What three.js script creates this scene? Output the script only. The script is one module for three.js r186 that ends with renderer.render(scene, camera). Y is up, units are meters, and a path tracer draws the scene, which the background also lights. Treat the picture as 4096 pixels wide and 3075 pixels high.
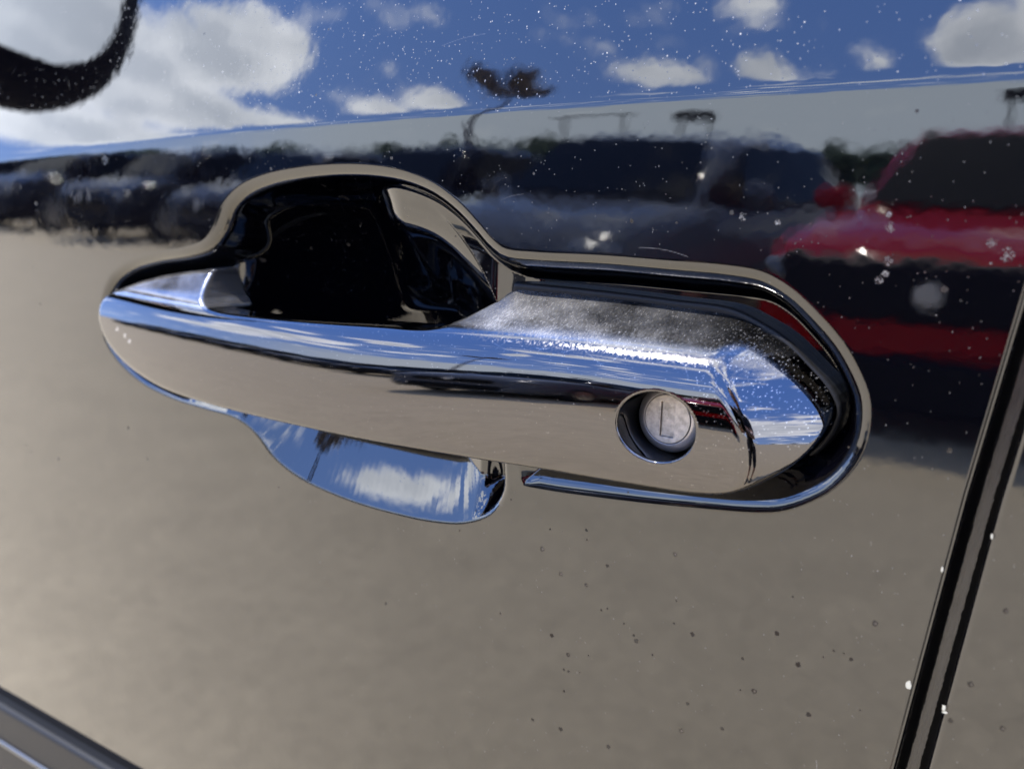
import * as THREE from 'three';
import { mergeGeometries, mergeVertices } from 'three/addons/utils/BufferGeometryUtils.js';
import { RoundedBoxGeometry } from 'three/addons/geometries/RoundedBoxGeometry.js';
import { ImprovedNoise } from 'three/addons/math/ImprovedNoise.js';

// ---------------------------------------------------------------- camera, sun, sky, exposure
const R = Math.PI / 180, { lerp, clamp, smoothstep: sst } = THREE.MathUtils;
const scene = new THREE.Scene();
const camera = new THREE.PerspectiveCamera(2 * Math.atan(1537.5 / 4100) / R, 4 / 3, 0.01, 900);
camera.position.set(0, 1.05, 0.19);
{
  const yaw = 34 * R, pitch = 10.9 * R, roll = 2 * R;
  const f = new THREE.Vector3(-Math.sin(yaw) * Math.cos(pitch), -Math.sin(pitch), -Math.cos(yaw) * Math.cos(pitch));
  const r0 = new THREE.Vector3(Math.cos(yaw), 0, -Math.sin(yaw)), u0 = r0.clone().cross(f);
  camera.up.copy(u0).multiplyScalar(Math.cos(roll)).addScaledVector(r0, -Math.sin(roll));
  camera.lookAt(camera.position.clone().add(f));
}
camera.focus = 0.222;
camera.userData.fStop = 15;
const SUN_AZ = -38, SUN_EL = 57;
const dirOf = (az, el) => new THREE.Vector3(Math.cos(el * R) * Math.sin(az * R), Math.sin(el * R), Math.cos(el * R) * Math.cos(az * R));
const sun = new THREE.DirectionalLight(new THREE.Color(1, 0.95, 0.87), 3.6);
sun.position.copy(dirOf(SUN_AZ, SUN_EL)).multiplyScalar(40);
sun.castShadow = true;
sun.shadow.mapSize.set(2048, 2048);
Object.assign(sun.shadow.camera, { left: -25, right: 25, top: 25, bottom: -25, near: 1, far: 120 });
scene.add(sun, sun.target);
const EXPOSURE = 6.2;

const perlin = new ImprovedNoise();
const fbm = (x, y, z, n) => { let s = 0, a = 1, t = 0; for (let i = 0; i < n; i++) { s += a * perlin.noise(x, y, z); t += a; a *= 0.55; x = x * 2.03 + 7.1; y = y * 2.03 + 3.7; z = z * 2.03 + 1.3; } return s / t; };
let seed = 12345;
const rnd = () => { seed = (Math.imul(seed, 1664525) + 1013904223) >>> 0; return seed / 4294967296; };
const rr = (a, b) => a + (b - a) * rnd();

// cumulus clouds where the paint mirrors them (azimuth from +z, elevation, half widths, strength), and a scattered field elsewhere
const CLOUDS = [[-52.5, 14.5, 4, 3, 1.2], [-49.7, 15.3, 2.2, 1.7, 0.9], [-53.5, 11.3, 4, 1.6, 1.1], [-49.3, 11.3, 3, 1.0, 0.9], [-59, 8.8, 6, 1.8, 1.1], [-57, 12.5, 3.4, 3.6, 1.2], [-43.7, 13.3, 1.9, 0.75, 0.8], [-40.6, 14.2, 1.9, 0.9, 0.9],
  [-28.4, 17.6, 3.4, 0.9, 0.9], [-23, 18.4, 2.2, 1.2, 1.0], [-26, 18.2, 1.6, 0.9, 0.6], [-16.9, 19.3, 0.9, 0.7, 0.7], [-11.8, 20.4, 2.9, 2.0, 1.3], [-7.5, 22.5, 3.4, 3.6, 1.3], [-24, 21.8, 2.6, 0.8, 0.5], [-47.5, 21.3, 2.4, 2.0, 1.2], [-50, 23.5, 3, 1.6, 0.9], [-36, 23, 1.6, 2.6, 1.2], [-42, 24.5, 3, 0.8, 0.7], [-55, 21, 3, 2, 0.7],
  [-30, 12.2, 16, 0.6, 0.55], [-12, 14.5, 14, 0.7, 0.75], [-20, 10.6, 30, 0.5, 0.45], [-44, 10.2, 8, 0.5, 0.5], [54, 15, 19, 11, 1.3], [70, 16, 12, 3.5, 1.1], [80, 10, 14, 2.0, 1], [60, 9, 8, 1.6, 0.9], [92, 20, 9, 4, 1], [-33, 30, 9, 3, 0.9], [-74, 28, 9, 6, 1.1], [8, 24, 8, 4, 1]];
function makeSky() {
  const W = 2048, H = 1024, data = new Float32Array(W * H * 4);
  for (let row = 0; row < H; row++) {
    const el = ((row + 0.5) / H - 0.5) * Math.PI, y = Math.sin(el), ed = el / R;
    for (let col = 0; col < W; col++) {
      const a = ((col + 0.5) / W - 0.5) * 2 * Math.PI, x = Math.cos(a) * Math.cos(el), z = Math.sin(a) * Math.cos(el);
      const o = (row * W + col) * 4, h = Math.max(y, 0), t = Math.pow(1 - h, 3.2);
      let r = lerp(0.16, 0.4, t), g = lerp(0.36, 0.62, t), b = lerp(1.04, 1.16, t);
      if (y > 0) {
        const az = Math.atan2(x, z) / R;
        const q = 1.7 / (y + 0.16);
        const n = fbm(x * q + 5, z * q + 9, 3.3, 6), n2 = fbm(x * q * 3.1 + 1, z * q * 3.1 + 2, 8.1, 4);
        const win = sst(az, -74, -66) * (1 - sst(az, -3, 3)) * (1 - sst(ed, 25, 31)), bank = sst(az, -60, -42) * (1 - sst(az, 14, 34)) * (1 - sst(ed, 7.2 + 3 * n2, 8.6 + 3 * n2)) * 0.9;
        let d = (n * 2.1 + 0.0) * (1 - win) - 0.12 + (sst(ed, 18, 4) * 0.0);
        let e = 0;
        for (const [ca, ce, wa, we, s] of CLOUDS) {
          let da = az - ca; if (da > 180) da -= 360; if (da < -180) da += 360;
          const k = 1 - (da / wa) ** 2 - ((ed - ce) / we) ** 2 * (ed < ce ? 1.7 : 1);
          if (k > -1.4) e = Math.max(e, s * (k + 0.55) * 0.8);
        }
        d = Math.max(d, e - 0.42) + n2 * 0.75 + fbm(x * 34, y * 52, z * 34, 4) * 0.46;
        const al = sst(d, 0.02, 0.42) * 0.96;
        const lit = clamp(0.55 + n2 * 1.1 + (0.62 - d) * 0.55, 0.28, 1);
        r = lerp(r, 0.68 + 1.25 * lit, al); g = lerp(g, 0.78 + 1.22 * lit, al); b = lerp(b, 0.95 + 1.17 * lit, al);
        r = lerp(r, 0.86, bank); g = lerp(g, 0.97, bank); b = lerp(b, 1.08, bank);                                  // a flat grey cloud bank low over the parking ground
      } else { r = 0.3; g = 0.3; b = 0.3; }
      data[o] = r; data[o + 1] = g; data[o + 2] = b; data[o + 3] = 1;
    }
  }
  const t = new THREE.DataTexture(data, W, H, THREE.RGBAFormat, THREE.FloatType);
  t.mapping = THREE.EquirectangularReflectionMapping; t.magFilter = t.minFilter = THREE.LinearFilter; t.needsUpdate = true;
  return t;
}
scene.background = makeSky();
scene.environment = scene.background;

// ---------------------------------------------------------------- helpers
const taken = {};
function numbered(n) { const k = taken[n] = (taken[n] ?? -1) + 1; return k ? n + '_' + String(k).padStart(3, '0') : n; }
function thing(name, label, category, [x, y, z], group, turn = 0) {
  const o = new THREE.Group(); o.name = numbered(name); o.position.set(x, y, z); o.rotation.y = turn; o.userData = { label, category }; if (group) o.userData.group = group; scene.add(o); return o;
}
function part(name, geo, mat, parent, label) {
  const m = new THREE.Mesh(geo, mat); m.name = name; m.castShadow = m.receiveShadow = true; if (label) m.userData.label = label; parent.add(m); return m;
}
function struct(name, geo, mat) { const m = part(name, geo, mat, scene); m.userData.kind = 'structure'; return m; }
const box = (w, h, d, x, y, z, r = 0) => (r ? new RoundedBoxGeometry(w, h, d, 3, r) : new THREE.BoxGeometry(w, h, d)).translate(x, y, z);
const tube = (pts, r, n = 40, m = 10) => new THREE.TubeGeometry(new THREE.CatmullRomCurve3(pts.map((p) => new THREE.Vector3(...p))), n, r, m);
function tex(w, h, fn, { srgb = false, float = false, repeat } = {}) {
  const d = float ? new Float32Array(w * h * 4) : new Uint8Array(w * h * 4), c = [0, 0, 0, 255];
  for (let y = 0; y < h; y++) for (let x = 0; x < w; x++) { c[3] = float ? 1 : 255; fn(x, y, c); d.set(c, (y * w + x) * 4); }
  const t = new THREE.DataTexture(d, w, h, THREE.RGBAFormat, float ? THREE.FloatType : THREE.UnsignedByteType);
  t.wrapS = t.wrapT = THREE.RepeatWrapping; t.magFilter = THREE.LinearFilter; t.minFilter = THREE.LinearFilter; if (srgb) t.colorSpace = THREE.SRGBColorSpace; if (repeat) t.repeat.set(...repeat); t.needsUpdate = true; return t;
}
const toS = (l) => Math.round(255 * (l <= 0.0031308 ? l * 12.92 : 1.055 * Math.pow(l, 1 / 2.4) - 0.055));

// signed distance to a smooth closed outline through control points, positive inside
function outline(pts, n = 240, tension = 0.5) {
  const c = new THREE.CatmullRomCurve3(pts.map(([x, y]) => new THREE.Vector3(x, y, 0)), true, 'centripetal', tension).getSpacedPoints(n);
  const X = Float64Array.from(c, (p) => p.x), Y = Float64Array.from(c, (p) => p.y);
  let x0 = 1e9, x1 = -1e9, y0 = 1e9, y1 = -1e9; for (let i = 0; i < X.length; i++) { x0 = Math.min(x0, X[i]); x1 = Math.max(x1, X[i]); y0 = Math.min(y0, Y[i]); y1 = Math.max(y1, Y[i]); }
  let lu = NaN, lv = NaN, last = 0;
  const f = (u, v) => {
    if (u === lu && v === lv) return last;
    let best = 1e18, inside = false;
    for (let i = 0; i < n; i++) {
      const ax = X[i], ay = Y[i], bx = X[i + 1], by = Y[i + 1], ex = bx - ax, ey = by - ay, px = u - ax, py = v - ay;
      let t = (px * ex + py * ey) / (ex * ex + ey * ey); t = t < 0 ? 0 : t > 1 ? 1 : t;
      const dx = px - ex * t, dy = py - ey * t, d = dx * dx + dy * dy; if (d < best) best = d;
      if ((ay > v) !== (by > v) && u < ((bx - ax) * (v - ay)) / (by - ay) + ax) inside = !inside;
    }
    lu = u; lv = v; return last = (inside ? 1 : -1) * Math.sqrt(best);
  };
  f.box = [x0, y0, x1, y1]; f.loop = c; return f;
}
const smax = (a, b, k) => { const h = Math.max(k - Math.abs(a - b), 0) / k; return Math.max(a, b) + h * h * k * 0.25; };
const smin = (a, b, k) => -smax(-a, -b, k);

// a solid meshed from its distance field (negative inside) by surface nets; vertices are then moved onto the surface
function solid(f, [x0, y0, z0, x1, y1, z1], cell, { step = 0.3, uv } = {}) {
  const nx = Math.ceil((x1 - x0) / cell) + 1, ny = Math.ceil((y1 - y0) / cell) + 1, nz = Math.ceil((z1 - z0) / cell) + 1, F = new Float32Array(nx * ny * nz);
  for (let i = 0; i < nx; i++) for (let j = 0; j < ny; j++) for (let k = 0; k < nz; k++) F[(i * ny + j) * nz + k] = f(x0 + i * cell, y0 + j * cell, z0 + k * cell);
  const id = new Int32Array(nx * ny * nz).fill(-1), P = [], I = [], at = (i, j, k) => (i * ny + j) * nz + k;
  const corner = [0, 1, 2, 3, 4, 5, 6, 7].map((c) => [(c >> 2) & 1, (c >> 1) & 1, c & 1]), edges = [];
  for (let a = 0; a < 8; a++) for (let b = a + 1; b < 8; b++) if ([1, 2, 4].includes(a ^ b)) edges.push([a, b]);
  const val = new Float64Array(8);
  for (let i = 0; i < nx - 1; i++) for (let j = 0; j < ny - 1; j++) for (let k = 0; k < nz - 1; k++) {
    let m = 0; for (let c = 0; c < 8; c++) { val[c] = F[at(i + corner[c][0], j + corner[c][1], k + corner[c][2])]; if (val[c] < 0) m |= 1 << c; }
    if (m === 0 || m === 255) continue;
    let n = 0, x = 0, y = 0, z = 0;
    for (const [a, b] of edges) if (((m >> a) & 1) !== ((m >> b) & 1)) { const t = val[a] / (val[a] - val[b]); n++; x += corner[a][0] + (corner[b][0] - corner[a][0]) * t; y += corner[a][1] + (corner[b][1] - corner[a][1]) * t; z += corner[a][2] + (corner[b][2] - corner[a][2]) * t; }
    id[at(i, j, k)] = P.length / 3; P.push(x0 + (i + x / n) * cell, y0 + (j + y / n) * cell, z0 + (k + z / n) * cell);
  }
  const quad = (a, b, c, d, flip) => { if (a < 0 || b < 0 || c < 0 || d < 0) return; flip ? I.push(a, c, b, a, d, c) : I.push(a, b, c, a, c, d); };
  for (let i = 1; i < nx - 1; i++) for (let j = 1; j < ny - 1; j++) for (let k = 1; k < nz - 1; k++) {
    const s = F[at(i, j, k)] < 0;
    if (s !== (F[at(i + 1, j, k)] < 0)) quad(id[at(i, j - 1, k - 1)], id[at(i, j, k - 1)], id[at(i, j, k)], id[at(i, j - 1, k)], !s);
    if (s !== (F[at(i, j + 1, k)] < 0)) quad(id[at(i - 1, j, k - 1)], id[at(i - 1, j, k)], id[at(i, j, k)], id[at(i, j, k - 1)], !s);
    if (s !== (F[at(i, j, k + 1)] < 0)) quad(id[at(i - 1, j - 1, k)], id[at(i, j - 1, k)], id[at(i, j, k)], id[at(i - 1, j, k)], !s);
  }
  const N = new Float32Array(P.length), p = Float32Array.from(P), e = step * 0.5;
  for (let i = 0; i < p.length; i += 3) {
    let x = P[i], y = P[i + 1], z = P[i + 2], gx, gy, gz;
    for (let it = 0; it < 3; it++) {
      gx = (f(x + e, y, z) - f(x - e, y, z)) / step; gy = (f(x, y + e, z) - f(x, y - e, z)) / step; gz = (f(x, y, z + e) - f(x, y, z - e)) / step;
      const g2 = gx * gx + gy * gy + gz * gz + 1e-9; if (it === 2) break;
      const d = clamp(f(x, y, z) / g2, -cell * 0.5, cell * 0.5); x -= d * gx; y -= d * gy; z -= d * gz;
    }
    const l = Math.hypot(gx, gy, gz) || 1; p[i] = x; p[i + 1] = y; p[i + 2] = z; N[i] = gx / l; N[i + 1] = gy / l; N[i + 2] = gz / l;
  }
  const g = new THREE.BufferGeometry(); g.setAttribute('position', new THREE.BufferAttribute(p, 3)); g.setAttribute('normal', new THREE.BufferAttribute(N, 3));
  if (uv) { const U = new Float32Array(p.length / 3 * 2); for (let i = 0, j = 0; i < p.length; i += 3, j += 2) { const q = uv(p[i], p[i + 1], p[i + 2]); U[j] = q[0]; U[j + 1] = q[1]; } g.setAttribute('uv', new THREE.BufferAttribute(U, 2)); }
  g.setIndex(I); return g;
}

// ---------------------------------------------------------------- the parking ground
{
  const n = 640, T = tex(n, n, (x, y, c) => {
    const wrap = (f, k) => { const u = x / n, v = y / n; const s = (a, b) => fbm((u + a) * k, (v + b) * k, k, 3); return lerp(lerp(s(0, 0), s(-1, 0), u), lerp(s(0, -1), s(-1, -1), u), v); };
    const m = wrap(0, 9) * 0.3 + wrap(0, 60) * 0.5 + (rnd() - 0.5) * 0.35, k = clamp(0.375 * (1 + m * 0.75), 0.1, 0.6);
    c[0] = toS(k * 1.11); c[1] = toS(k * 0.905); c[2] = toS(k * 0.575);
  }, { srgb: true, repeat: [1 / 2.6, 1 / 2.6] });
  const g = new THREE.PlaneGeometry(800, 800).rotateX(-Math.PI / 2), uv = g.attributes.uv; for (let i = 0; i < uv.count; i++) uv.setXY(i, uv.getX(i) * 800, uv.getY(i) * 800);
  struct('ground', g, new THREE.MeshStandardMaterial({ map: T, roughness: 0.95 }));
}

// ---------------------------------------------------------------- the black car: door skins, pocket, handle
const MM = 0.001;
const carBase = [-0.6, 0, -0.9];
const toCar = (g) => g.scale(MM, MM, MM).translate(-carBase[0], 1 - carBase[1], -carBase[2]);   // millimetres on the door plane, origin 1 m above the ground
const car = thing('parked_car', 'glossy black car seen close up at its front door with the dark chrome handle', 'car', carBase);

const creaseV = (u) => { const t = (u + 130.7) / 200; return 66.4 + 10.2 * t - 2.6 * t * t; };
const softplus = (x, w) => (x > 12 * w ? x : w * Math.log1p(Math.exp(x / w)));
const TILT = Math.tan(6.5 * R);
const base = (u, v) => {
  const uu = clamp(u, -700, 200), a = v - creaseV(uu);
  return -TILT * softplus(a, 0.55) - 0.00004 * Math.max(a, 0) ** 2;
};
const RIM = outline([[-283.7, 5.1], [-282.5, 12.4], [-278.1, 19.2], [-269.8, 24], [-256.4, 27.6], [-241.7, 30.1], [-233.7, 32.7], [-230, 36.3], [-226, 42.8], [-219, 47.9], [-209.1, 51.2], [-197, 53.2], [-184, 54.3], [-171.7, 54.3],
  [-161.5, 53.2], [-152.3, 50.6], [-144.8, 46.6], [-138.7, 41.9], [-134.7, 38.5], [-131.5, 36.8], [-124, 36.5], [-106.5, 36.9], [-90.5, 36.8], [-78.5, 36.7], [-70.9, 35.9], [-64.8, 33.1], [-59.1, 28.6], [-54.3, 23.9], [-50.9, 19.1], [-48.8, 15],
  [-48, 10.8], [-48.3, 5.5], [-50, 0.8], [-53.4, -4.2], [-58.4, -8.4], [-63.2, -11.1], [-67.8, -12.4], [-81.7, -14.3], [-103.4, -16.5], [-121.5, -17.6], [-124.6, -17], [-125.3, -14], [-125.6, -10.6], [-126.9, -9.4], [-128.2, -10.9], [-128.2, -19.9], [-131.6, -25.7], [-139.6, -30],
  [-149.5, -31.9], [-163, -32.6], [-178.9, -32.2], [-195.9, -29.8], [-206.6, -25.7], [-214, -20], [-221.5, -17.1], [-235.3, -16.3], [-249.9, -15.3], [-265.1, -12.2], [-276.3, -6.8], [-282.5, -0.6]], 300);
const pocket = (u, v) => {
  const [a, b, c, d] = RIM.box; if (u < a || u > c || v < b || v > d) return 0;
  const s = RIM(u, v); if (s <= 0) return 0;
  const low = sst(-v, -10, 6) * (1 - sst(u, -66, -52)) * sst(u, -262, -236) * (1 - 0.97 * sst(u, -139, -131.5) * (1 - sst(u, -127.5, -125)));
  const cup = sst(u, -236, -224) * (1 - sst(u, -139, -127));
  const beta = lerp(lerp(74, 66, cup * sst(u, -215, -170)), lerp(20, 21, sst(u, -126, -122)), low) * R, rad = lerp(4.2, lerp(2.4, 9, sst(u, -125, -119)), sst(-v, -6, 8) * (1 - 0.8 * sst(u, -70, -54))), s0 = rad * Math.sin(beta);
  const wall = s < s0 ? rad - Math.sqrt(rad * rad - s * s) : rad * (1 - Math.cos(beta)) + (s - s0) * Math.tan(beta);
  const q2 = ((u + 187) / 57) ** 2 + ((v + 4) / 59) ** 2, round = lerp(33, 33 * Math.sqrt(Math.max(0.03, 1 - q2)), sst(v, -8, 6));   // the finger cup: a rounded hollow, with a shallow ramp towards the lock end
  const ramp = 6.5 + 0.07 * (s - 4) - 0.12 * (v - 32) + 0.8 * softplus(s - 13.5, 1), bowl = lerp(round, smin(round, ramp, 0.8), sst(u, -190, -166) * sst(v, -2, 8));
  return -smin(wall, lerp(11, bowl, cup), lerp(3, lerp(0.8, 2, sst(u, -190, -166)), cup));
};
const skin = (u, v) => base(u, v) + pocket(u, v);
const edgeU = (v) => -30.2 + (v + 1) * (v > 0 ? 0.152 : 0.126) * 1, GAP = 5.0;

// one door skin as a fine sheet; lines is its list of u values measured from the shut line, side says on which side of it the door lies
function doorSkin(us, vs, side) {
  const rad = 1.3, nv = vs.length, cols = [];
  for (const u of us) cols.push({ u });
  const edge = []; for (let k = 0; k <= 8; k++) edge.push({ s: rad * (1 - Math.sin((k / 8) * Math.PI / 2)), drop: rad * (1 - Math.cos((k / 8) * Math.PI / 2)) });
  for (const e of edge) cols.push(e);
  for (const w of [1, 4, 14]) cols.push({ s: 0, drop: rad + w });
  const nu = cols.length, P = new Float32Array(nu * nv * 3), U = new Float32Array(nu * nv * 2), N = new Float32Array(nu * nv * 3), I = [], h = 0.22;
  for (let j = 0; j < nv; j++) for (let i = 0; i < nu; i++) {
    const v = vs[j], c = cols[i], e = side < 0 ? edgeU(v) : edgeU(v) + GAP - v * 0.006, o = i * nv + j; let u;
    if (c.s === undefined) { const w = sst(side * -c.u, side < 0 ? -1e9 : -1e9, 1e9) * 0 + (side < 0 ? sst(c.u, -66, -44) : 1 - sst(c.u, 20, 80)); u = c.u + (e - (side < 0 ? edgeU(0) : edgeU(0) + GAP)) * w; } else u = e + side * c.s;
    const z = skin(u, v) - (c.drop ?? 0);
    P[o * 3] = u; P[o * 3 + 1] = v; P[o * 3 + 2] = z; U[o * 2] = (u + 370) / 360; U[o * 2 + 1] = (v + 190) / 300;
    let dx = -(skin(u + h, v) - skin(u - h, v)) / (2 * h), dy = -(skin(u, v + h) - skin(u, v - h)) / (2 * h), dz = 1;
    if (c.drop !== undefined) { const th = c.s > 0 ? Math.asin(Math.min(1, 1 - c.s / rad)) : Math.PI / 2; dx = dx * Math.cos(th) - side * Math.sin(th); dy *= Math.cos(th); dz = Math.cos(th); }
    const l = Math.hypot(dx, dy, dz); N[o * 3] = dx / l; N[o * 3 + 1] = dy / l; N[o * 3 + 2] = dz / l;
  }
  for (let i = 0; i < nu - 1; i++) for (let j = 0; j < nv - 1; j++) {
    const a = i * nv + j, b = a + nv; side < 0 ? I.push(a, b, b + 1, a, b + 1, a + 1) : I.push(a, b + 1, b, a, a + 1, b + 1);
  }
  const g = new THREE.BufferGeometry(); g.setAttribute('position', new THREE.BufferAttribute(P, 3)); g.setAttribute('normal', new THREE.BufferAttribute(N, 3)); g.setAttribute('uv', new THREE.BufferAttribute(U, 2)); g.setIndex(I);
  return toCar(g);
}
function axis(stops) { const out = []; for (let k = 0; k < stops.length - 1; k++) { const [a, s] = stops[k], b = stops[k + 1][0], n = Math.max(1, Math.round((b - a) / s)); for (let i = 0; i < n; i++) out.push(a + ((b - a) * i) / n); } out.push(stops[stops.length - 1][0]); return out; }
const VS = axis([[-640, 40], [-200, 6], [-152, 0.8], [-140, 4], [-60, 3], [-36, 0.36], [57.5, 0.25], [73, 1.5], [82, 6], [130]]);

// paint: dust grains, dried drops, etched marks and hair scratches on black lacquer
const PW = 2048, PH = 1707, perMM = PW / 360;
const paintC = new Float32Array(PW * PH * 3), paintR = new Float32Array(PW * PH).fill(0.025), paintS = new Float32Array(PW * PH).fill(1);
for (let i = 0; i < PW * PH; i++) { paintC[i * 3] = 0.0004; paintC[i * 3 + 1] = 0.0004; paintC[i * 3 + 2] = 0.0005; }
function dot(u, v, rad, col, rough, spec, ragged = 0, alpha = 1) {
  const cx = (u + 370) * perMM, cy = (v + 190) * perMM, r = rad * perMM, n = Math.ceil(r + 1.5);
  for (let y = -n; y <= n; y++) for (let x = -n; x <= n; x++) {
    const px = Math.round(cx + x), py = Math.round(cy + y); if (py < 0 || py >= PH) continue;
    const qx = ((px % PW) + PW) % PW, d = Math.hypot(px - cx, py - cy) + (ragged ? ragged * r * perlin.noise(px * 0.28 / Math.max(0.5, r * 0.12), py * 0.28 / Math.max(0.5, r * 0.12), u) : 0), k = clamp(r - d + 0.5, 0, 1) * alpha; if (k <= 0) continue;
    const o = py * PW + qx; for (let c = 0; c < 3; c++) paintC[o * 3 + c] = lerp(paintC[o * 3 + c], col[c], k); paintR[o] = lerp(paintR[o], rough, k); paintS[o] = lerp(paintS[o], spec, k);
  }
}
function scratch(u0, v0, u1, v1, bend, w, a) { const n = Math.ceil(Math.hypot(u1 - u0, v1 - v0) / 0.12); for (let i = 0; i <= n; i++) { const t = i / n, b = Math.sin(t * Math.PI) * bend; dot(lerp(u0, u1, t) + b * 0.3, lerp(v0, v1, t) + b, w, [0.3, 0.3, 0.31], 0.35, 1, 0, a * (0.5 + 0.5 * rnd())); } }
for (let i = 0; i < 26000; i++) {                                  // dust grains, denser on the upper shoulder
  const u = rr(-370, -10), v = rr(-185, 108), up = v > creaseV(u); const pass = up ? 0.95 * Math.exp(-(((u + 150) / 90) ** 2)) + 0.2 : v > 20 ? 0.28 : 0.2; if (rnd() > pass) continue;
  const k = rr(0.06, up ? 0.45 : 0.2); dot(u, v, rr(0.03, up ? 0.12 : 0.085) * (rnd() < 0.04 ? 1.2 : 0.75), [k, k * 0.97, k * 0.92], 0.9, 0.6, 0, rr(0.4, 1));
}
for (let i = 0; i < 260; i++) {                                   // dried brown drops
  const right = rnd() < 0.72, u = right ? rr(-120, -12) : rr(-330, -20), v = right ? rr(-175, -20) : rr(-60, 100); const r = Math.pow(rnd(), 2) * 0.4 + 0.2;
  dot(u, v, r, [0.006, 0.0045, 0.003], 0.75, 0.12, 0.5, rr(0.6, 1)); if (rnd() < 0.4) dot(u + 0.1, v, r * 0.35, [0.06, 0.05, 0.04], 0.8, 0.3, 0.4, 0.7);
}
for (const [u, v, r] of [[-277.7, 53.7, 1.6], [-48.4, 45.2, 0.9], [-48.0, 39.3, 0.8], [-48.3, 37, 0.55], [-49.4, 35.8, 0.8], [-76, 45.9, 0.8], [-69, 45.2, 0.6], [-29, 41.6, 1.25], [-31.5, 43.5, 0.8], [-48.8, 47.4, 0.5]])   // etched marks
  for (let k = 0; k < 46; k++) { const a = rr(0, 6.28), d = r * Math.sqrt(rnd()), b = rr(0.005, 0.16); dot(u + Math.cos(a) * d, v + Math.sin(a) * d, rr(0.03, 0.1), [b, b, b], 0.5, 1, 0, r > 1 ? 0.8 : 0.4); }
for (const s of [[-133, 47, -127, 48.5, 0.3, 0.03, 0.1], [-98, 38.6, -87, 37.5, 0.5, 0.035, 0.2], [-60, -75, -57, -110, 1, 0.05, 0.16], [-52, -60, -46, -118, 2, 0.05, 0.14], [-190, 84, -184, 92, 1, 0.03, 0.08], [-152, 81, -140, 83, 0.4, 0.03, 0.12]]) scratch(...s);
const paintMap = tex(PW, PH, (x, y, c) => { const o = (y * PW + x) * 3; c[0] = toS(paintC[o]); c[1] = toS(paintC[o + 1]); c[2] = toS(paintC[o + 2]); }, { srgb: true });
const paintRS = tex(PW, PH, (x, y, c) => { const o = y * PW + x; c[0] = Math.round(255 * paintS[o]); c[1] = Math.round(255 * paintR[o]); c[2] = 0; c[3] = Math.round(255 * paintS[o]); });
const peel = tex(512, 512, (x, y, c) => {                          // orange peel of the lacquer: a few microns, about 3 mm apart
  const u = x / 512, v = y / 512, s = (a, b) => { const q = 24; return perlin.noise((u + a) * q, (v + b) * q, 1.5) + 0.25 * perlin.noise((u + a) * q * 2.3, (v + b) * q * 2.3, 4.5) + 2.2 * perlin.noise((u + a) * q * 0.25, (v + b) * q * 0.25, 2.5); };
  c[0] = c[1] = c[2] = 0.5 + 0.25 * lerp(lerp(s(0, 0), s(-1, 0), u), lerp(s(0, -1), s(-1, -1), u), v);
}, { float: true, repeat: [360 / 76, 300 / 76] });
const paint = new THREE.MeshPhysicalMaterial({ color: 0xffffff, map: paintMap, roughness: 1, roughnessMap: paintRS, specularIntensity: 1, specularIntensityMap: paintRS, ior: 1.5, metalness: 0, bumpMap: peel, bumpScale: 0.00002 });
const rubber = new THREE.MeshPhysicalMaterial({ color: new THREE.Color(0.005, 0.005, 0.0055), roughness: 0.4, specularIntensity: 0.15 });
const glass = new THREE.MeshPhysicalMaterial({ color: new THREE.Color(0.004, 0.005, 0.005), roughness: 0.02, ior: 1.5, specularIntensity: 0.12 });

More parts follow.
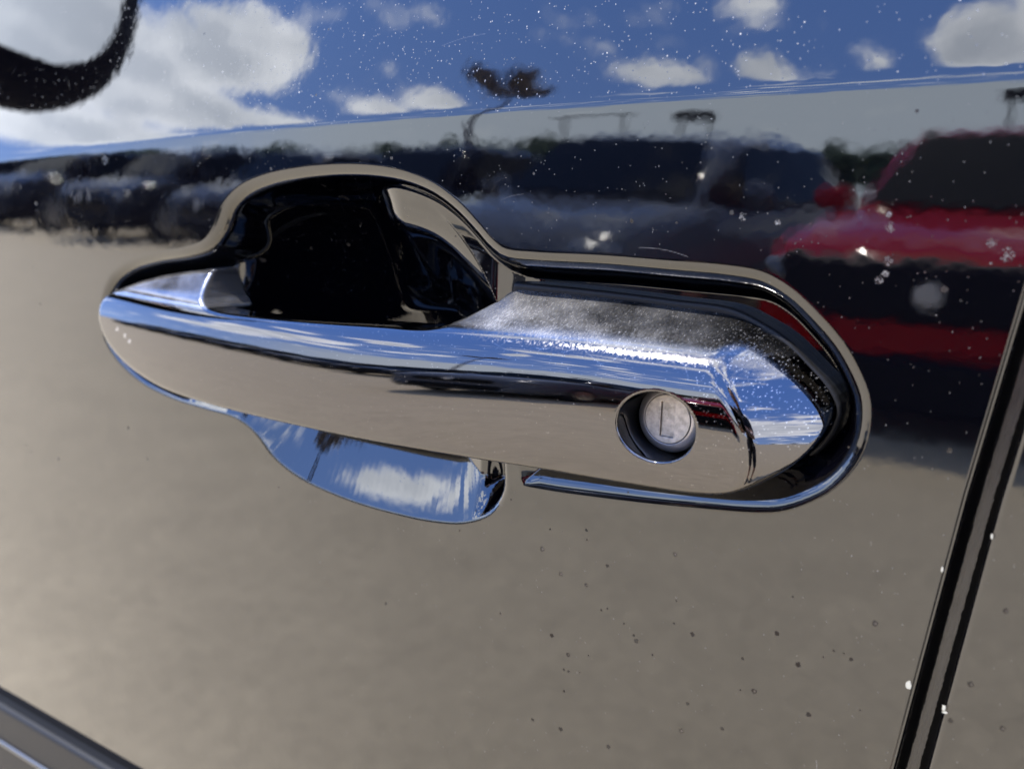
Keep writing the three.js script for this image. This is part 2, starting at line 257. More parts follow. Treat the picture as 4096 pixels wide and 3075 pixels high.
const frontUs = axis([[-1150, 50], [-400, 8], [-290, 0.36], [-44, 0.8], [edgeU(0) - 1.31]]);
const frontDoor = part('front_door', doorSkin(frontUs, VS, -1), paint, car);
const rearUs = axis([[edgeU(0) + GAP + 1.31, 2], [20, 12], [100, 60], [760]]).reverse();
part('rear_door', doorSkin(rearUs, VS, 1), paint, car);
{ // pillar behind the shut line, its seal, sill below and windows above
  const bodyMat = new THREE.MeshPhysicalMaterial({ map: tex(256, 512, (x, y, c) => { const n = fbm(x / 14, y / 60, 2, 4), k = clamp(0.02 * (1 + 1.2 * n), 0.004, 0.08) * (fbm(x / 3, y / 12, 9, 2) > 0.4 ? 0.15 : 1); c[0] = toS(k); c[1] = toS(k * 0.86); c[2] = toS(k * 0.7); }, { srgb: true, repeat: [14, 1] }), roughness: 0.22, specularIntensity: 0.55, ior: 1.5, bumpMap: tex(256, 256, (x, y, c) => { c[0] = c[1] = c[2] = 0.5 + 0.5 * fbm(x / 9, y / 30, 2, 4); }, { float: true }), bumpScale: 0.00004 });
  const strip = (w, off, z, rag) => { const g = new THREE.PlaneGeometry(w, 480, 4, 960).translate(0, -150, 0), a = g.attributes.position, n = []; for (let i = 0; i < a.count; i++) { const v = a.getY(i), q = a.getX(i) / (w / 2); n.push(0, 0, 1); a.setXYZ(i, a.getX(i) + edgeU(v) + off + rag * q * (0.35 * fbm(v / 3, q * 9, 2, 4) + 0.45 * fbm(v / 0.7, q * 5, 7, 3)), v, z + base(-30, v) - (Math.abs(q) > 0.9 ? 0.6 : 0)); } g.setAttribute('normal', new THREE.Float32BufferAttribute(n, 3)); const uv = g.attributes.uv; for (let i = 0; i < uv.count; i++) uv.setXY(i, uv.getX(i) * w / 40, uv.getY(i) * 12); return toCar(g); };
  part('door_pillar', strip(2.1, 2.3, -6, 0.7), bodyMat, car);
  part('pillar_seal', strip(50, 2.5, -15, 0), rubber, car);
  const shadeMat = new THREE.MeshPhysicalMaterial({ color: new THREE.Color(0.0022, 0.0026, 0.0036), roughness: 0.5, specularIntensity: 0.2, bumpMap: peel, bumpScale: 0.00002 });  // dark satin colour imitating a mirrored ground shadow
  const lay = (g) => toCar(g.rotateZ(-1.43 * R).translate(-600, -160.6, 0)), shadeStrip = part('shade_strip', lay(new RoundedBoxGeometry(1110, 44, 9, 4, 2.2).translate(0, 0, 0)), shadeMat, car);  // added dark strip, stands in for the shadow mirrored low on the door
  part('light_line', lay(new RoundedBoxGeometry(1110, 2.2, 2, 3, 0.9).translate(0, 7, 4.4)), new THREE.MeshStandardMaterial({ color: new THREE.Color(0.05, 0.055, 0.065), metalness: 1, roughness: 0.35 }), shadeStrip);  // added paler line, imitates the thin light streak within that shadow
  part('side_window', toCar(new THREE.BoxGeometry(1880, 400, 5).rotateX(-22 * R).translate(-200, 318, -92)), glass, car);
  part('sill', toCar(new RoundedBoxGeometry(1910, 160, 60, 3, 20).translate(-195, -715, 30)), rubber, car);
  part('window_seal', toCar(new RoundedBoxGeometry(1900, 12, 10, 2, 3).translate(-195, 131, -14)), rubber, car);
}
// flecks of chipped lacquer beside the shut line
{
  const chipMat = new THREE.MeshStandardMaterial({ color: new THREE.Color(0.13, 0.125, 0.105), roughness: 0.9 });
  for (const [u, v, w, h, n] of [[-36.4, -38.8, 0.45, 0.85, 9], [-29.9, -41.2, 0.32, 0.6, 8], [-33.0, -15.2, 0.16, 0.6, 7], [-25.6, -7.2, 0.14, 0.5, 7], [-29.6, -42.0, 0.5, 0.2, 7]]) {
    const s = new THREE.Shape(); for (let i = 0; i < n; i++) { const a = (i / n) * 6.283, k = rr(0.7, 1.15); s[i ? 'lineTo' : 'moveTo'](Math.cos(a) * w * k, Math.sin(a) * h * k); }
    part('lacquer_chip', toCar(new THREE.ExtrudeGeometry(s, { depth: 0.03, bevelEnabled: true, bevelSize: 0.05, bevelThickness: 0.04, bevelSegments: 2 }).translate(u, v, 0.02)), chipMat, u > -31 ? car.children[1] : frontDoor);
  }
}

// ---------------------------------------------------------------- the handle
const HOUT = outline([[-131.8, 27.2], [-110.5, 27.2], [-92.6, 26.8], [-79.8, 26.3], [-73.6, 24.2], [-67.1, 21.2], [-62.2, 17.3], [-58.6, 14.2], [-56.9, 11.8], [-56.2, 9.6], [-57.2, 5.2], [-60.2, 0.6], [-66, -4.2], [-72.2, -7.3], [-78.7, -8.6], [-94.1, -9.3], [-112, -9.7], [-132.2, -10.4],
  [-170.5, -11.4], [-207.8, -11.8], [-229.4, -11.6], [-252.4, -9.8], [-268.6, -5.2], [-278.4, 1.0], [-281.8, 7.4], [-280.2, 12.3], [-270.6, 16.6], [-259.8, 20], [-247, 22.6], [-231, 24.4], [-205, 25.8], [-168, 26.8]], 260);
const NOTCH = outline([[-231, 30], [-232.5, 24], [-230.6, 18], [-227.4, 15], [-222, 14.1], [-215.7, 14], [-200, 14.5], [-185.4, 15.2], [-172, 16], [-159.5, 16.8], [-151, 17.2], [-146.1, 17.9], [-140.7, 19.8], [-137.2, 22.4], [-133.8, 25.3], [-131, 28.5], [-128.5, 33], [-130, 48], [-178, 52], [-228, 46]], 140);
const TAB = (() => { // front profile: inclination of the face at height t above its horizon line, integrated to a depth
  const knots = [[-40, -24], [-15.6, -15], [-8, -8.5], [-4.4, -3.8], [0, 1], [4.2, 5.5], [7.6, 15], [10.4, 27], [11.7, 40], [12.6, 55], [14, 60], [40, 61]], d = 0.05, n = 1600, e = new Float64Array(n), z = new Float64Array(n);
  for (let i = 0; i < n; i++) { const t = -40 + i * d; let k = 0; while (k < knots.length - 2 && knots[k + 1][0] < t) k++; const [a, b] = [knots[k], knots[k + 1]]; e[i] = lerp(a[1], b[1], clamp((t - a[0]) / (b[0] - a[0]), 0, 1)); }
  const s = e.slice(), w = 16; for (let i = 0; i < n; i++) { let q = 0, m = 0; for (let j = Math.max(0, i - 3 * w); j <= Math.min(n - 1, i + 3 * w); j++) { const g = Math.exp(-0.5 * ((i - j) / w) ** 2); q += g * e[j]; m += g; } s[i] = q / m; }
  for (let i = 1; i < n; i++) z[i] = z[i - 1] - Math.tan(s[i] * R) * d; const z0 = z[800]; for (let i = 0; i < n; i++) z[i] -= z0;
  return (t) => { const x = clamp((t + 40) / d, 0, n - 1.001), i = x | 0, f = x - i; return [lerp(z[i], z[i + 1], f), lerp(s[i], s[i + 1], f)]; };
})();
const faceT = (u, v) => { const w = sst(u, -185, -100); return (v - (-0.3 + 7 * w)) * lerp(0.79, 1, w); }, bow = (u) => 0.0005 * (u + 150) ** 2;
const FRONT = 11.5;
const faceZ = (u, v) => FRONT - bow(u) + TAB(faceT(u, v))[0];
const cham = new THREE.Vector3(Math.sin(41 * R) * Math.cos(15 * R), Math.sin(15 * R), Math.cos(41 * R) * Math.cos(15 * R)), chamD = cham.dot(new THREE.Vector3(-69.6, 6.6, faceZ(-69.6, 6.6)));
const KEY = [-87.2, 4.1];
function handleField(u, v, z) {
  const [zf, e] = TAB(faceT(u, v));
  const pad = 0.5 * Math.max(0, v - 14) * sst(-u, 222, 231);
  let f = (z - (FRONT - bow(u) + zf + pad)) * Math.cos(e * R) * 0.97;
  const cu = 0.003 * Math.max(0, u + 70) ** 2 + (v > 6 ? 0.02 : 0.028) * (v - 6) ** 2;                    // the chamfer at the key end, slightly barrelled
  f = smax(f, cham.x * u + cham.y * v + cham.z * z - chamD + cu, 1.3);
  const o = -HOUT(u, v) + 0.05 * (z - 2) * sst(v, 24, 18), k = 1.0 + 2.2 * sst(u, -84, -66) * sst(v, 24, 16) + 0.9 * sst(-u, 236, 262);
  f = smax(f, o, k);
  f = smax(f, -12 - z, 1);
  if (v > 10 && u < -122 && u > -238) f = smax(f, NOTCH(u, v), 1.0);
  const gapBox = Math.max(Math.abs(u + 181) - 46, z - (-4.8 + 0.06 * v + 1.2 * Math.max(0, -v - 1.5))); f = smax(f, -gapBox, 1.5);
  const q = Math.hypot((u - KEY[0]) / 8.3, (v - KEY[1]) / 7.0); if (q < 2) f = smax(f, -Math.max((q - 1) * 7.4, -3 - z), 0.7);
  return f;
}
const chromeTex = (() => {
  const W = 2048, H = 512, C = new Float32Array(W * H).fill(0), k = W / 240, mark = (u, v, r, a) => { const cx = (u + 285) * k, cy = (v + 20) * k, q = r * k, n = Math.ceil(q + 1); for (let y = -n; y <= n; y++) for (let x = -n; x <= n; x++) { const px = Math.round(cx + x), py = Math.round(cy + y); if (px < 0 || py < 0 || px >= W || py >= H) continue; const w = clamp(q - Math.hypot(px - cx, py - cy) + 0.5, 0, 1) * a; C[py * W + px] = Math.max(C[py * W + px], w); } };
  for (let i = 0; i < 22000; i++) { const left = rnd() < 0.25, u = left ? rr(-280, -228) : rr(-140, -52), v = (left ? 13.2 : 18.8) + rnd() * 11; const cl = 0.5 + 0.9 * fbm(u / 11, v / 7, 2, 3); if (rnd() > cl * (u > -95 ? 0.75 : 1)) continue; mark(u, v, rr(0.03, 0.09), Math.pow(rnd(), 2) * 0.6 + 0.04); }
  for (let i = 0; i < 1500; i++) { const u = rr(-280, -52), v = 19.6 - Math.pow(rnd(), 2.2) * 28; mark(u, v, rr(0.02, 0.07), rr(0.15, 0.7)); }
  for (let i = 0; i < 900; i++) { const u = rr(-80, -54), v = rr(2, 24); if (rnd() < sst(v, -4, 20)) mark(u, v, rr(0.04, 0.1), rr(0.2, 0.7)); }
  for (let i = 0; i < 60; i++) { let u = rr(-130, -80), v = rr(15, 27), a = rr(-0.5, 0.7), b = rr(-0.05, 0.05), n = 10 + rnd() * 50; const w = rr(0.15, 0.5); for (let j = 0; j < n; j++) { mark(u, v, 0.04, w * rnd()); u += Math.cos(a) * 0.12; v += Math.sin(a) * 0.12; a += b * 0.5; } }
  for (const [u, v] of [[-269, 4], [-264.5, 2.6], [-262, 1.2]]) for (let i = 0; i < 30; i++) mark(u + rr(-0.8, 0.8), v + rr(-0.6, 0.6), 0.1, rr(0.3, 0.8));
  for (let y = 0; y < H; y++) for (let x = 0; x < W; x++) {          // a film of settled dust on the faces that look up
    const v = (y / H) * 60 - 20, u = (x / W) * 240 - 285, on = u < -226 ? sst(v, 13.2, 14.6) : u > -142 ? sst(v, 18 + 1.2 * sst(u, -120, -80), 19.6) * (1 - 0.7 * sst(u, -92, -72)) : 0;
    if (on > 0) C[y * W + x] = Math.max(C[y * W + x] * 0.8, on * clamp(0.12 + 0.22 * fbm(u / 9, v / 5, 4, 3) + 0.1 * sst(-u, 96, 122) * (u > -150 ? 1 : 0) + (u < -226 ? 0.09 : 0) + (rnd() - 0.5) * 0.05, 0.03, 0.5));
  }
  return { map: tex(W, H, (x, y, c) => { const a = C[y * W + x]; c[0] = toS(lerp(0.056, 0.4, a)); c[1] = toS(lerp(0.055, 0.39, a)); c[2] = toS(lerp(0.056, 0.385, a)); }, { srgb: true }), rm: tex(W, H, (x, y, c) => { const a = C[y * W + x]; c[0] = 0; const v = (y / H) * 60 - 20, uu = (x / W) * 240 - 285, n = fbm(x / 5, y / 5, 3, 3), ridge = sst(v, 14.5, 18) * sst(uu, -150, -128); c[1] = Math.round(255 * lerp(0.03 + ridge * clamp(0.1 + 0.3 * n, 0.02, 0.25), 0.6, a)); c[2] = Math.round(255 * (1 - 0.75 * a)); }) };
})();
const chrome = new THREE.MeshPhysicalMaterial({ color: 0xffffff, map: chromeTex.map, metalness: 1, metalnessMap: chromeTex.rm, roughness: 1, roughnessMap: chromeTex.rm });
const handle = part('door_handle', toCar(solid(handleField, [-285, -15, -13, -53, 31, 15], 0.42, { step: 0.24, uv: (u, v) => [(u + 285) / 240, (v + 20) / 60] })), chrome, car);
{
  part('gasket', toCar(solid((u, v, z) => smax(smax(-HOUT(u, v) - 0.7 - 0.5 * sst(v, 20, 26), smax(z + 6.4, -12 - z, 0.5), 1.0), -133.5 - u, 1), [-137, -14, -13, -50, 34, 3], 0.5, { step: 0.25 })), rubber, handle);
  // the lock: barrel set back in its hole, dusty face with a ring groove and the shutter of the key slot
  const ku = KEY[0] - 0.9, kv = KEY[1] + 0.3, zf = 2.0;
  const dusty = tex(256, 256, (x, y, c) => { const n = fbm(x / 22, y / 22, 1, 5), s = fbm(x / 4, y / 4, 5, 2) > 0.42 ? 0.35 : 1, edge = sst(Math.hypot(x - 128, y - 128) + n * 60, 85, 135), k = clamp(0.22 * (1 + n * 0.9) * s * (1 - 0.45 * edge), 0.03, 0.9); c[0] = toS(k); c[1] = toS(k * 0.87); c[2] = toS(k * 0.72); }, { srgb: true });
  const metal = new THREE.MeshStandardMaterial({ map: dusty, metalness: 0.35, roughness: 0.5 });
  const lathe = (pts, n = 64) => new THREE.LatheGeometry(pts.map((p) => new THREE.Vector2(...p)), n).rotateX(Math.PI / 2);
  const planarUV = (g) => { const p = g.attributes.position, uv = g.attributes.uv; for (let i = 0; i < p.count; i++) uv.setXY(i, p.getX(i) / 15 + 0.5, p.getY(i) / 15 + 0.5); return g; };
  const barrel = new THREE.MeshStandardMaterial({ color: new THREE.Color(0.2, 0.19, 0.19), metalness: 0.8, roughness: 0.34 });
  part('lock_barrel', toCar(lathe([[8, -8], [7.9, -5], [7.4, -4.7], [7.3, -1.7], [7.0, -1.0], [6.4, -0.5], [5.8, -0.2], [5.35, -0.02], [5.22, -0.1], [5.2, -1], [0, -1]]).translate(ku, kv, zf)), barrel, handle);
  const shutterHole = new THREE.Shape().absarc(0, 0, 4.95, 0, 2 * Math.PI); const hole = new THREE.Path(); hole.moveTo(-1.65, -3.9); hole.lineTo(-1.65, 3.6); hole.lineTo(1.65, 3.6); hole.lineTo(1.65, -3.9); hole.closePath(); shutterHole.holes.push(hole);
  part('lock_face', toCar(planarUV(new THREE.ExtrudeGeometry(shutterHole, { depth: 0.8, bevelEnabled: true, bevelSize: 0.12, bevelThickness: 0.12, bevelSegments: 2, curveSegments: 48 })).translate(ku, kv, zf - 0.85)), metal, handle);
  part('key_slot', toCar(planarUV(new RoundedBoxGeometry(3.16, 7.3, 0.8, 2, 0.12)).translate(ku + 0.06, kv - 0.12, zf - 0.95)), metal, handle);
}
{ // the wing mirror further forward, which the shoulder of the door mirrors
  const m = part('wing_mirror', new RoundedBoxGeometry(0.16, 0.21, 0.27, 8, 0.075).translate(-0.075, 0, 0), new THREE.MeshPhysicalMaterial({ color: new THREE.Color(0.003, 0.003, 0.0035), roughness: 0.7, specularIntensity: 0.08 }), car);
  m.position.set(-0.66 - carBase[0], 1.249, 0.148 - carBase[2]);
  const ms = new THREE.Shape(), mw = 0.084, mh = 0.083, mr = 0.05; ms.moveTo(-mw + mr, -mh).lineTo(mw - mr, -mh).absarc(mw - mr, -mh + mr, mr, -Math.PI / 2, 0).lineTo(mw, mh - mr).absarc(mw - mr, mh - mr, mr, 0, Math.PI / 2).lineTo(-mw + mr, mh).absarc(-mw + mr, mh - mr, mr, Math.PI / 2, Math.PI).lineTo(-mw, -mh + mr).absarc(-mw + mr, -mh + mr, mr, Math.PI, 1.5 * Math.PI);
  part('mirror_glass', new THREE.ExtrudeGeometry(ms, { depth: 0.006, bevelEnabled: false, curveSegments: 16 }).rotateY(Math.PI / 2).translate(0.004, 0, 0), new THREE.MeshStandardMaterial({ color: new THREE.Color(0.75, 0.76, 0.77), metalness: 1, roughness: 0.03 }), m);
  part('mirror_arm', new RoundedBoxGeometry(0.07, 0.06, 0.2, 3, 0.02).translate(-0.07, -0.085, -0.16), rubber, m);
}

// ---------------------------------------------------------------- what the lacquer mirrors: cars, hall, lamp mast, trees
function loft(sections, close = true) { // sections: rings of equal length
  const n = sections[0].length, P = [], I = []; for (const s of sections) for (const p of s) P.push(...p);
  for (let i = 0; i < sections.length - 1; i++) for (let j = 0; j < n; j++) { const a = i * n + j, b = i * n + ((j + 1) % n); if (!close && j === n - 1) continue; I.push(a, b, b + n, a, b + n, a + n); }
  for (const [o, fl] of [[0, 1], [(sections.length - 1) * n, 0]]) for (let j = 1; j < n - 1; j++) fl ? I.push(o, o + j + 1, o + j) : I.push(o, o + j, o + j + 1);
  const g = new THREE.BufferGeometry(); g.setAttribute('position', new THREE.Float32BufferAttribute(P, 3)); g.setIndex(I); g.computeVertexNormals(); return g;
}
const tyreMat = new THREE.MeshStandardMaterial({ color: new THREE.Color(0.015, 0.015, 0.015), roughness: 0.85 }), rimMat = new THREE.MeshStandardMaterial({ color: new THREE.Color(0.5, 0.5, 0.5), metalness: 0.9, roughness: 0.3 });
const dark = new THREE.MeshPhysicalMaterial({ color: new THREE.Color(0.004, 0.004, 0.0045), roughness: 0.5, specularIntensity: 0.2 }), lampMat = new THREE.MeshPhysicalMaterial({ color: new THREE.Color(0.12, 0.125, 0.13), roughness: 0.25, metalness: 0.3 });
function makeCar(mat, label, group, x, z, turn, hi = 1.48, front = [0.92, 0.16, 0.62, 1.1, 0.17, 0.36]) { // nose at the origin, facing -z, the length along +z
  const c = thing('parked_car', label, 'car', [x, 0, z], group, turn);
  const ring = (zz, w, y0, yb, yh) => [[-w * 0.9, y0], [w * 0.9, y0], [w, y0 + 0.12], [w * 1.0, (y0 + yb) / 2], [w * 0.96, yb], [w * 0.86, yh], [w * 0.4, yh + 0.025], [-w * 0.4, yh + 0.025], [-w * 0.86, yh], [-w * 0.96, yb], [-w, (y0 + yb) / 2], [-w, y0 + 0.12]].map(([a, b]) => [a, b, zz]);
  part('body', loft([ring(0.02, 0.62, 0.34, 0.5, 0.58), ring(0.0, 0.72, 0.28, 0.6, 0.68), ring(0.1, 0.84, 0.22, 0.7, 0.78), ring(0.3, 0.9, 0.2, 0.78, 0.87), ring(0.9, 0.92, 0.2, 0.86, 0.97), ring(1.35, 0.92, 0.2, 0.92, 1.0), ring(2.4, 0.92, 0.2, 0.95, 1.0), ring(3.6, 0.91, 0.22, 0.97, 1.02), ring(4.1, 0.86, 0.3, 0.95, 1.02), ring(4.25, 0.78, 0.36, 0.9, 0.97)]), mat, c);
  const top = (zz, w, yb, wt, y) => [[-w, yb], [w, yb], [lerp(w, wt, 0.75), lerp(yb, y, 0.8)], [wt * 0.9, y], [-wt * 0.9, y], [-lerp(w, wt, 0.75), lerp(yb, y, 0.8)]].map(([a, b]) => [a, b, zz]);
  part('cabin', loft([top(1.15, 0.8, 0.95, 0.78, 0.98), top(1.75, 0.86, 0.97, 0.68, hi - 0.06), top(2.3, 0.87, 0.97, 0.66, hi), top(3.2, 0.86, 0.97, 0.65, hi - 0.03), top(3.95, 0.8, 0.98, 0.62, 1.15)]), mat, c);
  const quadG = (a, b, d, e) => { const g = new THREE.BufferGeometry(); g.setAttribute('position', new THREE.Float32BufferAttribute([...a, ...b, ...d, ...a, ...d, ...e], 3)); g.computeVertexNormals(); return g; };
  part('windscreen', quadG([0.72, 1.0, 1.14], [-0.72, 1.0, 1.14], [-0.58, hi - 0.1, 1.7], [0.58, hi - 0.1, 1.7]).translate(0, 0.035, -0.025), glass, c);
  for (const s of [-1, 1]) {
    part('side_window', quadG([s * 0.885, 1.0, 1.55], [s * 0.885, 1.0, 3.4], [s * 0.74, hi - 0.1, 3.1], [s * 0.75, hi - 0.1, 1.85]), glass, c);
    const h = part('headlight', new THREE.SphereGeometry(1, 20, 14).scale(0.2, 0.09, 0.16), lampMat, c); h.position.set(s * 0.66, 0.7, 0.17);
    part('fog_lamp', new THREE.SphereGeometry(0.06, 14, 10).translate(s * 0.66, 0.4, 0.05), lampMat, c);
    const wm = part('wing_mirror', new THREE.SphereGeometry(1, 16, 12).scale(0.12, 0.08, 0.06), mat, c); wm.position.set(s * 1.02, 1.05, 1.5);
    for (const zz of [0.85, 3.4]) { const w = part('wheel', new THREE.TorusGeometry(0.25, 0.085, 10, 30).rotateY(Math.PI / 2).scale(1.3, 1, 1), tyreMat, c); w.position.set(s * 0.83, 0.335, zz); part('rim', new THREE.CylinderGeometry(0.2, 0.2, 0.16, 24).rotateZ(Math.PI / 2).translate(s * 0.02, 0, 0), rimMat, w); }
  }
  part('grille', new RoundedBoxGeometry(front[0], front[1], 0.24, 3, 0.05).translate(0, front[2], 0.08), dark, c);
  part('lower_intake', new RoundedBoxGeometry(front[3], front[4], 0.24, 3, 0.05).translate(0, front[5], 0.1), dark, c);
  part('emblem', new THREE.CylinderGeometry(0.06, 0.06, 0.03, 24).rotateX(Math.PI / 2).translate(0, 0.66, -0.05), rimMat, c);
  return c;
}
const lacquer = (r, g, b) => new THREE.MeshPhysicalMaterial({ color: new THREE.Color(r, g, b), roughness: 0.06, ior: 1.5, specularIntensity: 0.24 });
const PARK = 'cars parked in the row opposite the door';
const redCar = makeCar(lacquer(0.3, 0.003, 0.005), 'bright red car facing the black door across the parking ground', PARK, -0.98, 4.45, 0.06, 1.5, [1.36, 0.28, 0.66, 1.3, 0.26, 0.25]);
makeCar(lacquer(0.085, 0.09, 0.1), 'silver grey car parked beside the bright red car', PARK, -3.5, 4.6, 0.05, 1.47);
makeCar(lacquer(0.006, 0.007, 0.01), 'dark navy car in the farther row, nearest the hall end', PARK, -8.6, 8.6, 0.05, 1.55);
makeCar(lacquer(0.05, 0.05, 0.052), 'graphite car in the farther row between two dark cars', PARK, -11.6, 9.2, 0.02, 1.5);
makeCar(lacquer(0.012, 0.012, 0.014), 'black car in the farther row beside the graphite car', PARK, -14.6, 9.4, 0, 1.5);
makeCar(lacquer(0.008, 0.008, 0.01), 'black car standing alone between the red car and the tree row', PARK, -2.5, 10.8, 0.05, 1.6);
makeCar(lacquer(0.008, 0.009, 0.012), 'black tall car behind the silver grey car', PARK, -5.3, 10.6, 0.05, 1.66);
makeCar(lacquer(0.008, 0.008, 0.01), 'black car beyond the charcoal car at the far left', PARK, -21.4, 9.8, 0, 1.5);
makeCar(lacquer(0.006, 0.006, 0.008), 'last black car at the far left of the row', PARK, -25, 10, 0, 1.5);
makeCar(lacquer(0.01, 0.01, 0.012), 'charcoal car in the farther row, second on the left of the graphite car', PARK, -18, 9.6, 0, 1.5);
{ // dark sign boards on posts far behind the cars
  const B = (label, x, y, w, h) => { const t = thing('sign_board', label, 'sign board', [x, 0, 32]); part('board', new RoundedBoxGeometry(w, h, 0.12, 2, 0.03).translate(0, y, 0), dark, t); for (const s of [-1, 1]) part('post', new THREE.CylinderGeometry(0.05, 0.05, y, 10).translate(s * w * 0.35, y / 2, 0.12), dark, t); };
  B('dark sign board with sloping ends beyond the silver grey car', -14.8, 3.62, 1.5, 0.34); B('tall dark sign board beyond the red car', -4.6, 4.1, 1.9, 0.42); B('long thin dark sign board nearest the lamp mast', -18.7, 3.72, 3.4, 0.09);
}
{ // lamp mast
  const m = new THREE.MeshStandardMaterial({ color: new THREE.Color(0.07, 0.06, 0.065), roughness: 0.6 }), t = thing('lamp_mast', 'tall dark lamp mast with a cross of floodlights above the parking ground', 'lamp post', [-12.1, 0, 16.0]);
  part('mast', new THREE.CylinderGeometry(0.05, 0.09, 6.6, 16).translate(0, 3.3, 0), m, t);
  for (let k = 0; k < 4; k++) { const a = (k / 4) * 6.283 + 0.55; const f = part('floodlight', new RoundedBoxGeometry(0.62, 0.18, 0.52, 2, 0.04).rotateZ(0.22).translate(0.58, 6.8, 0).rotateY(a), m, t); part('bracket', new THREE.CylinderGeometry(0.04, 0.04, 0.5, 8).rotateZ(Math.PI / 2).translate(0.25, 6.62, 0).rotateY(a), m, f); }
}
{ // far trees beyond the open ground
  const leaf = [0, 1, 2].map((k) => new THREE.MeshStandardMaterial({ color: new THREE.Color(0.03 + 0.012 * k, 0.055 + 0.015 * k, 0.022), roughness: 0.9, side: THREE.DoubleSide })), bark = new THREE.MeshStandardMaterial({ color: new THREE.Color(0.08, 0.06, 0.045), roughness: 0.9 });
  const crowns = [0, 1, 2].map(() => { const gs = []; for (let i = 0; i < 160; i++) { const a = rr(0, 6.28), e = Math.acos(rr(-1, 1)), d = Math.cbrt(rnd()) * (0.8 + 0.4 * fbm(Math.cos(a) * 2, Math.sin(a) * 2, e, 2)); gs.push(new THREE.IcosahedronGeometry(rr(0.25, 0.6), 0).rotateX(rr(0, 3)).translate(Math.cos(a) * Math.sin(e) * d * 2.8, 5 + Math.cos(e) * d * 2.4, Math.sin(a) * Math.sin(e) * d * 2.8)); } return mergeGeometries(gs); });
  const trunk = new THREE.CylinderGeometry(0.18, 0.32, 4, 10).translate(0, 2, 0);
  for (let i = 0; i < 26; i++) { const a = (52 + i * 2.6) * R, d = 190 + rr(-12, 20); const t = thing('tree', 'small leafy tree in the line beyond the open parking ground', 'tree', [Math.sin(a) * d, 0, Math.cos(a) * d], 'trees beyond the open ground', rr(0, 6)); t.scale.setScalar(rr(0.5, 0.85)); part('crown', crowns[i % 3], leaf[(i * 7) % 3], t); part('trunk', trunk, bark, t); }
  for (let i = 0; i < 30; i++) { const t = thing('tree', 'small dark leafy tree in the row behind the parked cars', 'tree', [-70 + i * 2.9 + rr(-0.5, 0.5), 0, 37 + rr(-1, 1)], 'trees behind the parked cars', rr(0, 6)); t.scale.set(0.75, rr(0.36, 0.43), 0.75); part('crown', crowns[i % 3], leaf[0], t); part('trunk', trunk, bark, t); }
}

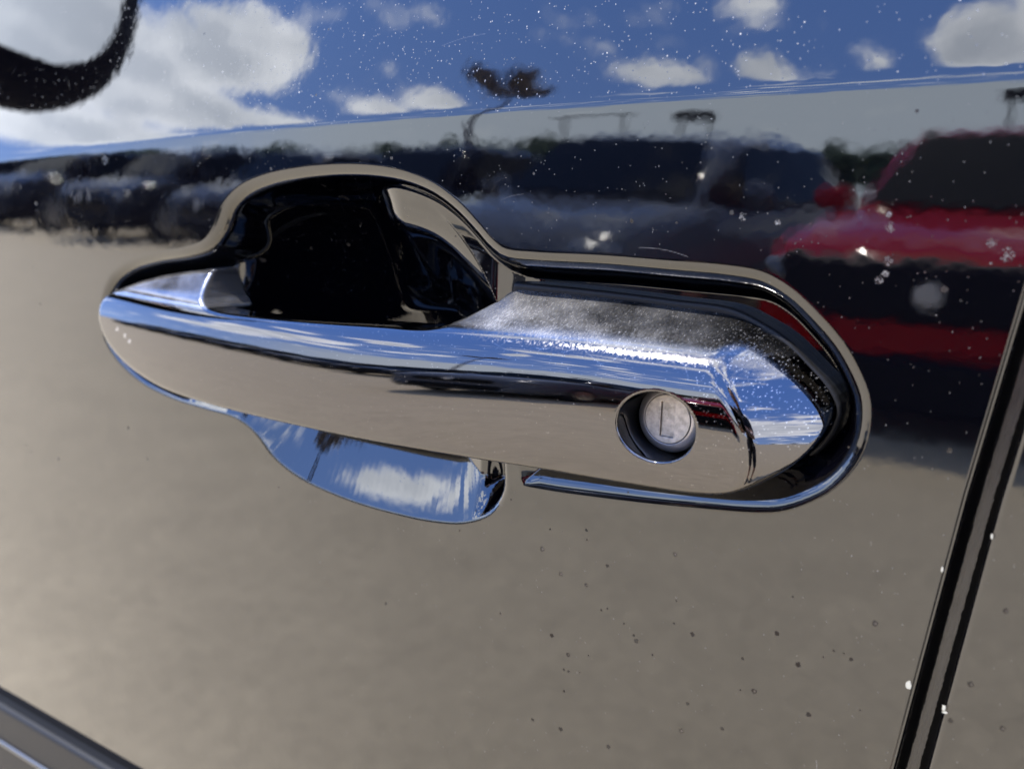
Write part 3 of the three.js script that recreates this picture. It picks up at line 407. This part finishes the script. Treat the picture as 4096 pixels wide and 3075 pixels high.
{ // the photographer, bent towards the door to the right of the lens
  const V = (x, y, z) => new THREE.Vector3(x, y, z), ab = V(0, 0, 0), ap = V(0, 0, 0);
  const cap = (p, a, b, ra, rb) => { ab.subVectors(b, a); ap.subVectors(p, a); const t = clamp(ap.dot(ab) / ab.lengthSq(), 0, 1); return ap.addScaledVector(ab, -t).length() - lerp(ra, rb, t); };
  const J = { hipL: V(0.5, 0.86, 0.86), hipR: V(0.68, 0.86, 0.7), kneeL: V(0.42, 0.47, 0.76), kneeR: V(0.6, 0.47, 0.58), ankL: V(0.47, 0.08, 0.9), ankR: V(0.66, 0.08, 0.72), pelvis: V(0.59, 0.9, 0.78), chest: V(0.5, 1.2, 0.64), neck: V(0.44, 1.37, 0.57), head: V(0.39, 1.49, 0.52),
    shL: V(0.37, 1.31, 0.76), shR: V(0.62, 1.31, 0.5), elL: V(0.22, 1.07, 0.6), elR: V(0.42, 1.09, 0.36), wrL: V(0.045, 1.03, 0.36), wrR: V(0.14, 1.06, 0.285) };
  const legs = [[J.hipL, J.kneeL, 0.088, 0.058], [J.hipR, J.kneeR, 0.088, 0.058], [J.kneeL, J.ankL, 0.056, 0.038], [J.kneeR, J.ankR, 0.056, 0.038]];
  const arms = [[J.shL, J.elL, 0.052, 0.04], [J.shR, J.elR, 0.052, 0.04], [J.elL, J.wrL, 0.04, 0.027], [J.elR, J.wrR, 0.04, 0.027]];
  const trunk = [[J.pelvis, J.chest, 0.135, 0.14], [J.chest, J.neck, 0.12, 0.055], [J.shL, J.shR, 0.06, 0.06], [J.hipL, J.hipR, 0.1, 0.1], [J.neck, J.head, 0.055, 0.06]];
  const union = (list, k) => (x, y, z) => { ap.set(x, y, z); const p = V(x, y, z); let d = 1; for (const c of list) d = smin(d, cap(p, ...c), k); return d; };
  const hd = (x, y, z) => Math.hypot((x - 0.385) / 0.082, (y - 1.5) / 0.112, (z - 0.515) / 0.092) * 0.09 - 0.09, nose = [[V(0.337, 1.518, 0.462), V(0.318, 1.484, 0.444), 0.012, 0.016]], ears = [[V(0.325, 1.5, 0.575), V(0.328, 1.475, 0.572), 0.018, 0.012], [V(0.445, 1.5, 0.455), V(0.442, 1.475, 0.458), 0.018, 0.012]];
  const all = union([...legs, ...arms, ...trunk, ...nose, ...ears], 0.02), body = (x, y, z) => smin(all(x, y, z), hd(x, y, z), 0.02);
  const skinMat = new THREE.MeshStandardMaterial({ color: new THREE.Color(0.45, 0.25, 0.17), roughness: 0.6 }), shirt = new THREE.MeshStandardMaterial({ color: new THREE.Color(0.02, 0.02, 0.024), roughness: 0.9 }), hairMat = new THREE.MeshStandardMaterial({ color: new THREE.Color(0.03, 0.02, 0.015), roughness: 0.8 });
  const at = [0.55, 0, 0.7], to = (g) => g.translate(-at[0], 0, -at[2]), opt = { step: 0.01 };
  const t = thing('person', 'person in dark shirt and shorts bent towards the door holding a camera', 'person', at);
  const hand = (w, dir, side) => { const f = [[w, w.clone().addScaledVector(dir, 0.075), 0.024, 0.03]]; const up = V(0, 1, 0), out = dir.clone().cross(up).normalize(); for (let i = 0; i < 4; i++) { const b = w.clone().addScaledVector(dir, 0.08).addScaledVector(up, 0.026 - i * 0.018), m = b.clone().addScaledVector(dir, 0.032 - 0.004 * Math.abs(i - 1)).addScaledVector(out, side * 0.006), e = m.clone().addScaledVector(dir, 0.012).addScaledVector(out, side * 0.026); f.push([b, m, 0.0095, 0.0088], [m, e, 0.0088, 0.0075]); } const tb = w.clone().addScaledVector(dir, 0.03).addScaledVector(up, 0.022); f.push([tb, tb.clone().addScaledVector(dir, 0.03).addScaledVector(up, 0.028).addScaledVector(out, side * 0.012), 0.012, 0.009]); return f; };
  const dL = V(0.06, 1.045, 0.3).sub(J.wrL).normalize(), dR = V(0.075, 1.06, 0.24).sub(J.wrR).normalize();
  const hands = [[J.wrL, V(0.0, 0.3, -0.7).normalize(), 1], [J.wrR, V(-0.75, 0.05, -0.35).normalize(), -1]].map((a) => solid(union(hand(...a), 0.008), [a[0].x - 0.15, a[0].y - 0.13, a[0].z - 0.15, a[0].x + 0.15, a[0].y + 0.14, a[0].z + 0.15], 0.0045, { step: 0.003 }));
  part('body', to(mergeGeometries([solid(body, [0.0, 0.0, 0.2, 0.85, 1.66, 1.05], 0.018, opt), ...hands])), skinMat, t);
  part('shirt', to(solid((x, y, z) => smax(union([...trunk.slice(0, 4), [J.shL, V(0.29, 1.19, 0.68), 0.058, 0.056], [J.shR, V(0.52, 1.2, 0.43), 0.058, 0.056]], 0.04)(x, y, z) - 0.012, smax(0.8 - y, y - 1.375, 0.02), 0.01), [0.1, 0.76, 0.25, 0.85, 1.42, 1.0], 0.017, opt)), shirt, t);
  part('shorts', to(solid((x, y, z) => smax(union([trunk[3], [J.pelvis, J.chest, 0.135, 0.14], ...legs.slice(0, 2)], 0.03)(x, y, z) - 0.022, smax(0.52 - y, y - 0.98, 0.02), 0.01), [0.25, 0.48, 0.4, 0.95, 1.04, 1.1], 0.018, opt)), shirt, t);
  part('hair', to(solid((x, y, z) => smax(hd(x, y, z) - 0.014, (x - 0.385) * -0.7 + (z - 0.515) * -0.7 - (y - 1.5) * 0.75 - 0.004, 0.01), [0.25, 1.35, 0.38, 0.52, 1.66, 0.66], 0.008, { step: 0.006 })), hairMat, t);
  for (const [x, z] of [[0.302, 0.478], [0.352, 0.428]]) part('eye', new THREE.SphereGeometry(0.011, 12, 10).translate(x + 0.008 - at[0], 1.517, z + 0.008 - at[2]), dark, t);
  for (const a of [J.ankL, J.ankR]) part('shoe', to(solid(union([[V(a.x + 0.02, 0.045, a.z + 0.03), V(a.x - 0.12, 0.04, a.z - 0.12), 0.044, 0.036]], 0.01), [a.x - 0.22, -0.01, a.z - 0.22, a.x + 0.12, 0.12, a.z + 0.12], 0.009, { step: 0.006 })), shirt, t);
  const q = new THREE.Quaternion().setFromEuler(new THREE.Euler(-10.9 * R, 34 * R, 0, 'YXZ')), k = thing('camera', 'small black camera held in both hands in front of the door', 'camera', [0, 1.05, 0.19]); k.quaternion.copy(q);
  part('camera_body', new RoundedBoxGeometry(0.105, 0.062, 0.034, 4, 0.01).translate(0.0, 0, 0.068), dark, k); part('lens', new THREE.CylinderGeometry(0.024, 0.024, 0.038, 40, 1).rotateX(Math.PI / 2).translate(0, 0, 0.032), dark, k);
  part('strap', tube([[0.052, 0.01, 0.07], [0.075, -0.06, 0.06], [0.09, -0.16, 0.075], [0.1, -0.22, 0.1], [0.085, -0.2, 0.14], [0.06, -0.1, 0.1]], 0.0045), dark, k);
}
const renderer = new THREE.WebGLRenderer();
renderer.toneMapping = THREE.LinearToneMapping;
renderer.toneMappingExposure = EXPOSURE;
renderer.shadowMap.enabled = true;
renderer.shadowMap.type = THREE.PCFSoftShadowMap;
renderer.render(scene, camera);
